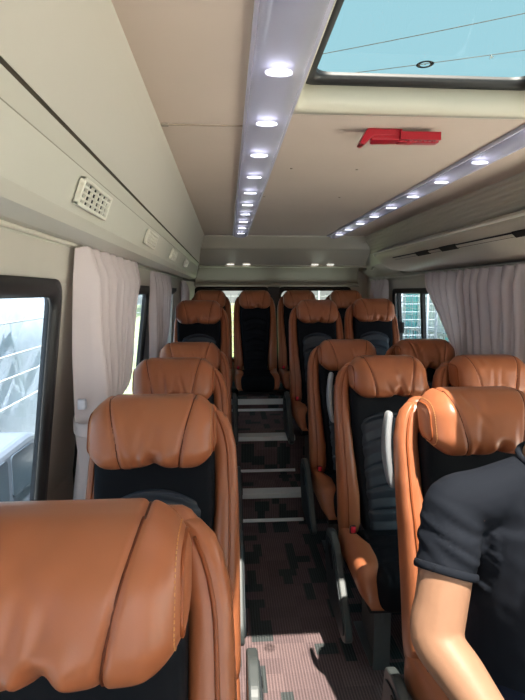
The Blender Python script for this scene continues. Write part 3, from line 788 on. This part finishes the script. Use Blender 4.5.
def make_seat(name, arm=0, slim=1.0, plain=False, handle=0, sx=1.0, pad_seed=1, leg=.31, near=False, drop=0):
    r = empty(name)
    V, F = back_shell(sx); V = squash(V, slim); link('back_shell', V, F, M['leather_back'], r)
    V, F = back_cushion(sx); link('backrest', V, F, M['dark_fabric'], r)
    V, F = quilt(sx); link('quilted_panel', V, F, M['dark_fabric' if plain else 'quilt'], r)
    for s in (-1, 1):
        V, F = bolster(s, sx); V = squash(V, slim); bo = link('side_bolster', V, F, M['leather'], r)
        V, F = bolster_piping(s, sx); V = squash(V, slim); link('piping', V, F, M['piping'], bo)
    key = (pad_seed, sx)
    V, F = pad_mesh(pad_seed, sx)
    V = [pad_at(x, y, z) for x, y, z in V]; hp = link('headrest', V, F, M['leather'], r)
    for s in (-1, 1):
        V, F = tube([pad_at(x, y, z) for x, y, z in pad_end_loop(s, sx, pad_seed, .174)], .0034, 6, False); link('piping', V, F, M['piping'], hp)
        V, F = tube([pad_at(*p) for p in pad_seam(s, sx, pad_seed)], .0022, 6); link('seam', V, F, M['seam'], hp)
        if near:
            b = MB(); P = [Vector(pad_at(x, y, z)) for x, y, z in pad_end_loop(s, sx, pad_seed, .166)]
            for k in range(len(P) - 1):
                if (P[k] - P[k + 1]).length < .001: continue
                nst = max(1, round((P[k] - P[k + 1]).length / .0085))
                for q in range(nst):
                    b.add(tube([P[k].lerp(P[k + 1], (q + .1) / nst), P[k].lerp(P[k + 1], (q + .7) / nst)], .0013, 5))
            b.link('stitching', M['stitch'], hp)
    V, F = seat_cushion(sx); link('seat_cushion', V, F, M['dark_fabric'], r)
    for s in (-1, 1):
        V, F = cushion_bolster(s, sx); cb_ = link('cushion_bolster', V, F, M['leather'], r)
        V, F = cushion_piping(s, sx); link('piping', V, F, M['dark_fabric'], cb_)
    MB().add(box(-.20 * sx, .20 * sx, -.38, .06, .285, .318)).link('seat_frame', M['black_plastic'], r)
    base = .31 - leg
    for s in (-1, 1):
        lg = MB(); x = s * .135 * sx
        lg.add(prism_x([(-.36, .292), (-.02, .292), (-.06, base), (-.30, base)], x - .006, x + .006))
        lg.add(box(x - .035, x + .035, -.345, -.335, base, .292)); lg.add(box(x - .04, x + .04, -.32, -.03, base, base + .012))
        lg.link('leg', M['metal'], r)
    bs = arm if arm else -1
    bk = link('buckle', *rbox((.014, .011, .030), .006, (3, 3, 4), c=(bs * .200 * sx, -.075, .485)), M['black_plastic'], r)
    link('release_button', *rbox((.0115, .006, .015), .004, (3, 2, 3), c=(bs * .200 * sx, -.085, .500)), M['red_buckle'], bk)
    if arm: armrest_parts(r, arm, sx, drop)
    if handle:
        def hf(x, y, z):
            k = 1 - (z / .125) ** 2
            return lean((handle * (.246 * sx + .016 * k) + x, y * (.55 + .45 * k) + .085, z + 1.06))
        V, F = rbox((.010, .030, .122), .009, (4, 8, 16), hf); link('grab_handle', V, F, M['handle'], r)
    return r
def copy_tree(o, parent=None):
    c = o.copy(); COL.objects.link(c); c.parent = parent
    for ch in list(o.children): copy_tree(ch, c)
    return c
PY = .115                                       # headrest plane lies this far behind a seat's origin
G = {'L': 'single seats along the left windows', 'R': 'seats in the right hand pairs', 'B': 'seats of the rear bench'}
def put(o, x, pad_y, z, label, g, rz=0):
    o.location = (x, pad_y - PY, z); o.rotation_euler = (0, 0, rz); tag(o, label, 'seat', G[g]); return o
left = make_seat('coach_seat', arm=1, slim=.84, pad_seed=4, near=True)
left_b = make_seat('coach_seat', arm=1, slim=.84, pad_seed=12)
put(left, -.236, .688, 0, 'tan and black coach seat nearest the camera at the lower left', 'L')
put(copy_tree(left), -.216, 1.48, 0, 'second tan coach seat from the front on the left, beside the tied curtain', 'L')
put(left_b, -.240, 2.30, .005, 'third tan coach seat from the front on the left, its pad catching pink light', 'L')
put(copy_tree(left_b), -.225, 3.08, 0, 'fourth left coach seat in shade, just below the step', 'L')
raised = make_seat('coach_seat', arm=1, slim=.84, pad_seed=9, leg=.31 + .045)
put(raised, -.228, 4.15, .237, 'raised coach seat at the rear left beside the aisle steps', 'L')
ra = make_seat('coach_seat', arm=-1, handle=-1, pad_seed=21, near=True, drop=.125)
put(ra, .788, 1.53, 0, 'sunlit tan coach seat the person sits in, right of the aisle', 'R')
rb_ = make_seat('coach_seat', arm=-1, handle=-1, pad_seed=5, drop=.075)
put(rb_, .770, 2.40, -.005, 'tan coach seat right of the aisle, directly behind the occupied one', 'R')
r3 = make_seat('coach_seat', arm=-1, pad_seed=5)
put(r3, .762, 3.20, 0, 'third aisle seat from the front on the right, at the foot of the steps', 'R')
win = make_seat('coach_seat', pad_seed=4)
put(win, 1.275, 2.40, -.005, 'tan coach seat beside the wide right curtain, behind the occupied seat', 'R')
win2 = make_seat('coach_seat', pad_seed=30)
put(win2, 1.272, 3.20, 0, 'shaded window seat on the right in front of the uncovered window', 'R')
rr = make_seat('coach_seat', arm=-1, handle=0, pad_seed=33, leg=.355, sx=.92)
put(rr, .734, 4.15, .240, 'raised aisle seat on the right beside the upper steps', 'R')
rw = make_seat('coach_seat', pad_seed=14, leg=.355, sx=.92)
put(rw, 1.204, 4.15, .250, 'raised window seat on the right with light falling on its blue black back', 'R')
bench = make_seat('coach_seat', pad_seed=41, leg=.02, plain=True, sx=.90)
for i, (x, lab) in enumerate(((-.175, 'rear bench seat in the left corner, behind the raised left seat'), (.287, 'rear bench seat in the middle facing down the aisle'),
                              (.748, 'rear bench seat just right of the middle one'), (1.24, 'rear bench seat in the right corner'))):
    put(bench if i == 0 else copy_tree(bench), x, 5.30, .322, lab, 'B')

# ------------------------------------------------------------------ the person
def remesh(name, mb, m, parent, vox=.008, it=6, fn=None):
    o = mb.link('tmp', m); md = o.modifiers.new('r', 'REMESH'); md.mode = 'VOXEL'; md.voxel_size = vox
    s = o.modifiers.new('s', 'SMOOTH'); s.iterations = it; s.factor = .5
    dg = bpy.context.evaluated_depsgraph_get(); me = bpy.data.meshes.new_from_object(o.evaluated_get(dg))
    bpy.data.objects.remove(o)
    me.name = name
    if fn:
        nn = [v.normal.copy() for v in me.vertices]
        for v, n in zip(me.vertices, nn): v.co = fn(v.co.copy(), n)
    me.materials.clear(); me.materials.append(m)
    me.polygons.foreach_set('use_smooth', [True] * len(me.polygons)); me.update()
    ob = bpy.data.objects.new(name, me); COL.objects.link(ob); ob.parent = parent
    return ob
def ball(c, r, n=16, m=10):
    rx, ry, rz = r if isinstance(r, tuple) else (r, r, r)
    rings = [[(c[0] + rx * sin(pi * (j + .02) / (m + .04)) * cos(2 * pi * i / n), c[1] + ry * sin(pi * (j + .02) / (m + .04)) * sin(2 * pi * i / n), c[2] + rz * cos(pi * (j + .02) / (m + .04))) for i in range(n)] for j in range(m + 1)]
    return loft(rings)
PO = Vector((.80, 1.10, 0))
person = empty('person', PO); tag(person, 'person in a navy t-shirt seated at the right with a bare forearm resting forward', 'person')
L_ = lambda p: Vector(p) - PO
def T(pts, rad, seg=18, up=None, k=5):
    P = smooth_path(pts, k)
    R0 = [r if isinstance(r, tuple) else (r, r) for r in rad]; RR = []
    for i in range(len(R0) - 1):
        for j in range(k): t = j / k; RR.append((R0[i][0] * (1 - t) + R0[i + 1][0] * t, R0[i][1] * (1 - t) + R0[i + 1][1] * t))
    RR.append(R0[-1])
    return tube([p - PO for p in P], RR, seg, True, up=up)
SHR, ELR, WRR = (.515, 1.085, 1.085), (.442, .99, .845), (.545, .765, .700)    # arm nearer the aisle
SHL, ELL, WRL = (.945, 1.085, 1.085), (1.06, .98, .870), (.93, .77, .700)
HIPR, KNR, ANR = (.68, 1.13, .585), (.60, .70, .56), (.60, .60, .11)
HIPL, KNL, ANL = (.90, 1.13, .585), (1.0, .70, .56), (1.0, .60, .11)
NECK, HEAD = (.735, 1.07, 1.21), (.81, 1.02, 1.395)
body = MB()
body.add(T([(.79, 1.14, .56), (.785, 1.12, .72), (.765, 1.095, .92), (.755, 1.09, 1.08), (.752, 1.085, 1.18)], [(.12, .185), (.125, .175), (.12, .18), (.105, .17), (.07, .12)], 20, up=(0, 1, 0)))
body.add(T([(.745, 1.085, 1.16), NECK, (.765, 1.05, 1.275), (.79, 1.035, 1.335)], [.078, .064, .060, .064]))
HX, HY, HZ = HEAD
body.add(ball(L_(HEAD), (.076, .094, .112), 20, 14)); body.add(ball(L_((HX, HY - .034, HZ - .055)), (.060, .066, .060)))
body.add(T([(HX, HY - .088, HZ + .022), (HX, HY - .100, HZ - .008), (HX, HY - .104, HZ - .026)], [.010, .013, .017], 10))
for s in (-1, 1):
    body.add(ball(L_((HX + s * .077, HY + .012, HZ - .005)), (.009, .02, .032), 10, 8))
    body.add(ball(L_((HX + s * .034, HY - .076, HZ + .030)), (.026, .012, .008), 10, 6))
    body.add(ball(L_((HX + s * .040, HY - .060, HZ - .030)), (.022, .018, .018), 10, 6))
body.add(ball(L_((HX, HY - .083, HZ - .102)), (.024, .018, .016), 10, 6))
def arm(S, E, W, s, fdir):
    S, E, W = Vector(S), Vector(E), Vector(W)
    body.add(T([(S.x - s * .05, S.y, S.z + .01), S, S.lerp(E, .5), E], [.062, .062, .058, .054]))
    body.add(T([S.lerp(E, .75), E, E.lerp(W, .28), E.lerp(W, .65), W], [(.056, .056), (.055, .054), (.053, .050), (.043, .040), (.031, .026)]))
    d = (W - E).normalized(); hp = W + d * .05; side = Vector((1, 0, 0)); side = (side - d * side.dot(d)).normalized(); nrm = side.cross(d).normalized()
    if nrm.z < 0: nrm = -nrm
    body.add(T([W - d * .01, W + d * .035, W + d * .085], [(.024, .030), (.020, .040), (.015, .042)], 14, up=tuple(nrm)))
    for i, (o, ln) in enumerate(((-.031, .062), (-.0105, .074), (.0105, .069), (.031, .053))):
        b0 = W + d * .07 + side * o; b1 = b0 + d * ln * .45 + side * o * .12 + nrm * .003; b2 = b1 + d * ln * .32 - nrm * .013; b3 = b2 + d * ln * .18 - nrm * .016
        body.add(T([b0, b1, b2, b3], [.0098, .0094, .0088, .0078], 10, k=3))
    th = side * fdir
    t0 = W + d * .012 + th * .020; t1 = t0 + d * .028 + th * .026 - nrm * .006; t2 = t1 + d * .030 + th * .006 - nrm * .008
    body.add(T([t0, t1, t2, t2 + d * .016], [.014, .0125, .011, .009], 10, k=3))
arm(SHR, ELR, WRR, -1, 1); arm(SHL, ELL, WRL, 1, -1)
for H_, K_, A_ in ((HIPR, KNR, ANR), (HIPL, KNL, ANL)):
    body.add(T([H_, Vector(H_).lerp(Vector(K_), .5), K_], [.095, .082, .062])); body.add(T([K_, Vector(K_).lerp(Vector(A_), .35) + Vector((0, .02, 0)), A_], [.058, .056, .040]))
    a = Vector(A_); body.add(T([a + Vector((0, .035, -.04)), a + Vector((0, -.04, -.055)), a + Vector((0, -.15, -.085))], [(.04, .04), (.035, .042), (.02, .04)]))
remesh('body', body, M['skin'], person, .0058, 4)
# t-shirt
HEMR = Vector(SHR).lerp(Vector(ELR), .70)
sh = MB()
sh.add(T([(.79, 1.14, .60), (.785, 1.12, .74), (.765, 1.09, .92), (.755, 1.085, 1.07), (.742, 1.08, 1.13), (.738, 1.075, 1.190)], [(.140, .205), (.145, .200), (.137, .205), (.120, .200), (.100, .165), (.066, .088)], 24, up=(0, 1, 0)))
for S, E, s in ((SHR, ELR, -1), (SHL, ELL, 1)):
    S, E = Vector(S), Vector(E)
    sh.add(T([(.742 + s * .05, 1.08, 1.155), (S.x - s * .075, S.y, S.z + .030), S + Vector((s * .0, 0, .008)), S.lerp(E, .22), S.lerp(E, .42), S.lerp(E, .50)], [.060, .066, .068, .066, .065, .066], 20))
def shirt_fold(co, n):
    w = co + PO; d = 0
    for s, S, E in ((-1, SHR, ELR), (1, SHL, ELL)):
        S, E = Vector(S), Vector(E); t = (w - S).dot(E - S) / (E - S).length_squared; r = (w - S - (E - S) * t).length
        if r < .11 and -.1 < t < .75:
            q = noise.noise((w.x * 9, w.y * 9 + t * 3, w.z * 38 + w.x * 22)); d += .0075 * (abs(q) * 2 - .5) * min(1, (t + .1) * 3)
    if w.z < 1.15: d += .006 * noise.noise((w.x * 8, w.y * 8, w.z * 22 + w.x * 14)) * min(1, (1.15 - w.z) * 6)
    return co + n * d
shirt = remesh('t_shirt', sh, M['shirt'], person, .0075, 4, shirt_fold); shirt['label'] = 'navy cotton t-shirt with short sleeves'
for S, E in ((SHR, ELR), (SHL, ELL)):
    S, E = Vector(S), Vector(E); d = (E - S).normalized(); c = S.lerp(E, .49); a = d.orthogonal().normalized(); b_ = d.cross(a)
    V, F = tube([c + (a * cos(2 * pi * k / 32) + b_ * sin(2 * pi * k / 32)) * .066 - PO for k in range(33)], [(.009, .0035)] * 33, 8, False, up=tuple(d)); link('sleeve_hem', V, F, M['shirt'], shirt)
V, F = tube([Vector((.737 + .076 * cos(t), 1.070 + .070 * sin(t), 1.206 + .016 * sin(t))) - PO for t in [2 * pi * k / 32 for k in range(33)]], .0075, 8, False); link('collar', V, F, M['shirt'], shirt)
tr = MB()
tr.add(T([(.79, 1.15, .53), (.79, 1.13, .66)], [(.14, .20), (.135, .195)], 22, up=(0, 1, 0)))
for H_, K_, A_ in ((HIPR, KNR, ANR), (HIPL, KNL, ANL)):
    tr.add(T([H_, Vector(H_).lerp(Vector(K_), .5), K_], [.105, .094, .078])); tr.add(T([K_, Vector(K_).lerp(Vector(A_), .35) + Vector((0, .02, 0)), Vector(A_) + Vector((0, 0, .03))], [.076, .072, .062]))
remesh('trousers', tr, M['trouser'], person, .010, 4)
for A_ in (ANR, ANL):
    a = Vector(A_); s = MB(); s.add(T([a + Vector((0, .05, -.052)), a + Vector((0, -.03, -.058)), a + Vector((0, -.12, -.078)), a + Vector((0, -.185, -.084))], [(.05, .048), (.047, .05), (.032, .052), (.02, .035)], up=(0, 0, 1)))
    remesh('shoe', s, M['shoe'], person, .007, 3)
hr = MB()
for (c, r) in (((0, .018, .030), (.084, .092, .098)), ((0, .045, -.010), (.078, .070, .080)), ((0, -.035, .085), (.066, .052, .040)), ((.03, -.02, .10), (.05, .05, .03))):
    hr.add(ball(L_((HX + c[0], HY + c[1], HZ + c[2])), r, 24, 16))
def strand(co, n):
    return co + n * (.004 * noise.noise((co.x * 60, co.y * 20, co.z * 60)) + .003 * noise.noise((co.x * 25, co.y * 25, co.z * 25)))
def cut_face(co, n):
    p = co + PO - Vector(HEAD); co = strand(co, n)
    if p.y < -.035 and p.z < .055: co = co + Vector((0, min(.06, (-.035 - p.y) * 1.2 + .012), 0))
    return co
remesh('hair', hr, M['hair'], person, .0065, 3, cut_face)
for s in (-1, 1):
    e = link('eye', *ball(L_((HX + s * .032, HY - .0745, HZ + .008)), (.0130, .010, .0065), 12, 8), M['eye'], person)
    link('iris', *ball(L_((HX + s * .032, HY - .0820, HZ + .008)), (.0055, .004, .0055), 10, 6), M['iris'], e)
    V, F = tube(smooth_path([L_((HX + s * .016, HY - .089, HZ + .030)), L_((HX + s * .034, HY - .087, HZ + .036)), L_((HX + s * .055, HY - .072, HZ + .031))], 5), .0036, 6); link('eyebrow', V, F, M['hair'], person)
link('mouth', *ball(L_((HX, HY - .094, HZ - .062)), (.024, .010, .006), 14, 8), M['lip'], person)

# ------------------------------------------------------------------ outside
GZ = -.75
struct(MB().add(box(-30, 30, -25, 40, GZ - .2, GZ)).link('floor_yard', M['asphalt']))
# sheeted site fence left of the bus with pale rails
fx = -2.7
fs = empty('sheeted_fence', (fx, 3.4, GZ)); tag(fs, 'grey blue sheeted fence with pale rails outside the front left window', 'fence')
V = []; F = []; ny = 60
for i in range(ny + 1):
    y = -1.5 + 12.5 * i / ny
    for z in (GZ, .2, .9, 1.62 + .10 * sin(y * 1.3)): V.append((.04 * sin(y * 6 + z) + .03 * sin(y * 2.3), y - 3.4, z - GZ))
for i in range(ny):
    for j in range(3): F.append((i * 4 + j, (i + 1) * 4 + j, (i + 1) * 4 + j + 1, i * 4 + j + 1))
o = link('sheet', V, F, M['sheet'], fs); md = o.modifiers.new('t', 'SOLIDIFY'); md.thickness = .01
for z, dz in ((.18, .06), (.55, .0), (.80, .03), (1.18, .05)):
    V, F = tube([(.09, -4.8, z - GZ), (.09, 7.4, z - GZ + dz)], .013, 8); link('rail', V, F, M['rail'], fs)
for y in (-1.2, .6, 2.4, 4.2, 6.0, 7.8, 9.6):
    V, F = tube([(-.08, y - 3.4, 0), (-.08, y - 3.4, 2.3)], .03, 8); link('post', V, F, M['fence'], fs)
V, F = tube([(.10, -1.3, 2.2), (.10, .3, 1.3)], .018, 8); link('brace', V, F, M['rail'], fs)
# pale parked car between the bus and the fence
cr = empty('parked_car', (-1.75, 3.0, GZ)); tag(cr, 'pale grey parked car seen low through the front left window', 'car')
pr = round_poly([(-2.0, .25), (-2.0, .72), (-1.7, .88), (-.9, .96), (-.35, 1.32), (.7, 1.34), (1.35, 1.0), (2.0, .92), (2.05, .3)], .12, 5)
V, F = prism_x(pr, -.55, .35); bev(link('car_body', V, F, M['carpaint'], cr, False), .05, 3)
V, F = prism_x(round_poly([(-.72, 1.0), (-.30, 1.26), (.22, 1.28), (.22, 1.0)], .04, 4), .352, .362); link('car_window', V, F, M['carglass'], cr, False)
V, F = prism_x(round_poly([(.28, 1.0), (.28, 1.28), (.64, 1.27), (1.05, 1.0)], .04, 4), .352, .362); link('car_window', V, F, M['carglass'], cr, False)
for y in (-1.25, 1.25):
    V, F = tube([(.22, y, .31), (.375, y, .31)], .31, 28); link('wheel', V, F, M['rubber'], cr, False)
# wire mesh fences
def wire_fence(p0, p1, h, label, step=.15, group=None):
    p0, p1 = Vector(p0), Vector(p1); d = (p1 - p0); n = max(2, int(d.length / step)); c = (p0 + p1) / 2; c.z = GZ
    t = empty('wire_fence', c); tag(t, label, 'fence', group)
    b = MB()
    for i in range(n + 1):
        q = p0.lerp(p1, i / n) - c; b.add(tube([(q.x, q.y, 0), (q.x, q.y, h)], .006, 4))
    for k in range(int(h / step) + 1):
        a, e = p0 - c, p1 - c; b.add(tube([(a.x, a.y, k * step), (e.x, e.y, k * step)], .006, 4))
    b.link('wire_mesh', M['fence'], t)
    for i in range(0, n + 1, 14):
        q = p0.lerp(p1, i / n) - c; V, F = tube([(q.x, q.y, 0), (q.x, q.y, h + .1)], .03, 8); link('post', V, F, M['fence'], t)
wire_fence((-2.9, 11.4, GZ), (-2.9, 19, GZ), 3.4, 'wire mesh fence outside the second left window')
wire_fence((-2.5, 9.6, GZ), (4.0, 9.6, GZ), 2.3, 'wire mesh fence behind the rear windows')
wire_fence((4.3, 6.0, GZ), (4.3, 14.5, GZ), 2.4, 'wire mesh fence outside the right window')
# hedge, grass bank and buildings
def bush(name, loc, size, label, seed):
    rnd = random.Random(seed); b = MB()
    for k in range(900):
        a = rnd.uniform(0, 2 * pi); e = rnd.uniform(-.2, 1) ; rr_ = rnd.uniform(.6, 1)
        p = Vector((cos(a) * rr_ * size[0] * math.sqrt(max(0, 1 - e * e * .8)), sin(a) * rr_ * size[1] * math.sqrt(max(0, 1 - e * e * .8)), max(.02, (e + .2) / 1.2 * size[2])))
        u = Vector((rnd.uniform(-1, 1), rnd.uniform(-1, 1), rnd.uniform(-1, 1))).normalized() * .16; w = u.orthogonal().normalized() * .07
        b.v += [tuple(p - u), tuple(p + w), tuple(p + u), tuple(p - w)]; n = len(b.v); b.f.append((n - 4, n - 3, n - 2, n - 1))
    o = b.link(name, M['leaf']); o.location = loc; return tag(o, label, 'bush')
bush('bush', (-4.4, 14.5, GZ), (1.0, 2.0, 1.3), 'leafy bush behind the wire fence outside the second left window', 1)
gb = MB(); rnd = random.Random(3)
nx_, ny_ = 40, 12; V = []; F = []
for j in range(ny_ + 1):
    for i in range(nx_ + 1):
        x = -4 + 8.4 * i / nx_; y = 9.9 + 9 * j / ny_; V.append((x, y, GZ + .1 + .20 * (y - 9.9) * (1 + .1 * noise.noise((x, y, 0))) + .05 * noise.noise((x * 3, y * 3, 1))))
for j in range(ny_):
    for i in range(nx_): a = j * (nx_ + 1) + i; F.append((a, a + 1, a + nx_ + 2, a + nx_ + 1))
o = link('grass_bank', V, F, M['grass']); struct(o)
bl = empty('building', (7.2, 13.0, GZ)); tag(bl, 'white rendered building with teal shutters outside the right window', 'building')
MB().add(box(-1.5, 1.5, -9, 9, 0, 6)).link('wall', M['render'], bl)
for y in (-6.2, -3.6, -.6, 2.4, 5.4): bev(MB().add(box(-1.56, -1.48, y - .45, y + .45, .2, 3.0)).link('shutter', M['teal'], bl), .02)
b = MB()
for k in range(60): b.add(box(-1.80, -1.77, -9 + .3 * k, -8.97 + .3 * k, .1, 1.25))
b.add(box(-1.83, -1.75, -9, 9, 1.22, 1.3)); b.link('railing', M['fence'], bl)
bl2 = empty('building', (-9.5, 17, GZ)); tag(bl2, 'pale building beyond the wire fence outside the second left window', 'building')
MB().add(box(-3, 3, -7, 7, 0, 5.2)).link('wall', M['render'], bl2)
bev(MB().add(box(-3.3, 3.3, -7.3, 7.3, 5.2, 5.5)).link('roof', M['sheet'], bl2), .05)
for y in (-4.5, -1.5, 1.5, 4.5): MB().add(box(2.98, 3.04, y - .6, y + .6, 1.2, 2.8)).link('window', M['carglass'], bl2)

# cables across the yard, seen through the roof hatch
from mathutils import Vector as V_
CA, CB = ((2.58, 13.196, 7.7), (5.146, 11.824, 7.7)), ((2.599, 14.666, 7.7), (7.314, 12.768, 7.7))
for a, b_, lab in ((CA[0], CA[1], 'thin overhead cable crossing the sky in the roof hatch, the upper of two'), (CB[0], CB[1], 'thin overhead cable crossing the sky in the roof hatch, the lower of two')):
    a, b_ = V_(a), V_(b_); d = (b_ - a).normalized(); p, q = a - d * 9, b_ + d * 9
    pts = [p.lerp(q, k / 24) + V_((0, 0, -.25 * (1 - (2 * k / 24 - 1) ** 2))) for k in range(25)]
    VV, FF = tube(pts, .009, 6); tag(link('overhead_cable', VV, FF, M['groove']), lab, 'cable', 'overhead cables')

# ------------------------------------------------------------------ light, sky, camera
w = bpy.data.worlds.new('sky'); sc.world = w; w.use_nodes = True; nt = w.node_tree
bg = nt.nodes['Background']; tc = nt.nodes.new('ShaderNodeTexCoord'); sp = nt.nodes.new('ShaderNodeSeparateXYZ'); cr_ = nt.nodes.new('ShaderNodeValToRGB')
nt.links.new(tc.outputs['Generated'], sp.inputs[0]); nt.links.new(sp.outputs['Z'], cr_.inputs['Fac'])
for i, (p0, c0) in enumerate(((0, (1, .975, .945)), (.12, (.94, .95, .95)), (.34, (.62, 1.08, 1.2)))):
    e = cr_.color_ramp.elements[i] if i < 2 else cr_.color_ramp.elements.new(p0)
    e.position = p0; e.color = (*c0, 1)
nt.links.new(cr_.outputs[0], bg.inputs['Color']); bg.inputs['Strength'].default_value = 2.5
sd = bpy.data.lights.new('sun', 'SUN'); sd.energy = 52; sd.angle = R(.6); sd.color = (1, .89, .77)
so = bpy.data.objects.new('sun', sd); COL.objects.link(so)
so.rotation_euler = Vector((-.150, .368, -1.0)).to_track_quat('-Z', 'Y').to_euler(); so.location = (2, -5, 9)

cam = bpy.data.cameras.new('camera'); co = bpy.data.objects.new('camera', cam); COL.objects.link(co)
cam.lens = 510 * 36 / 700; cam.sensor_width = 36; cam.clip_start = .02
f, VX, VY = 510., 227., 292.
a = math.atan2(262.5 - VX, math.hypot(f, 350 - VY)); p_ = math.atan2(350 - VY, f)
co.location = (0, 0, 1.58); co.rotation_euler = (pi / 2 - p_, 0, -a)
sc.camera = co
vs_ = sc.view_settings; vs_.view_transform = 'Standard'; vs_.look = 'None'; vs_.exposure = .14; vs_.gamma = 1; vs_.use_curve_mapping = False
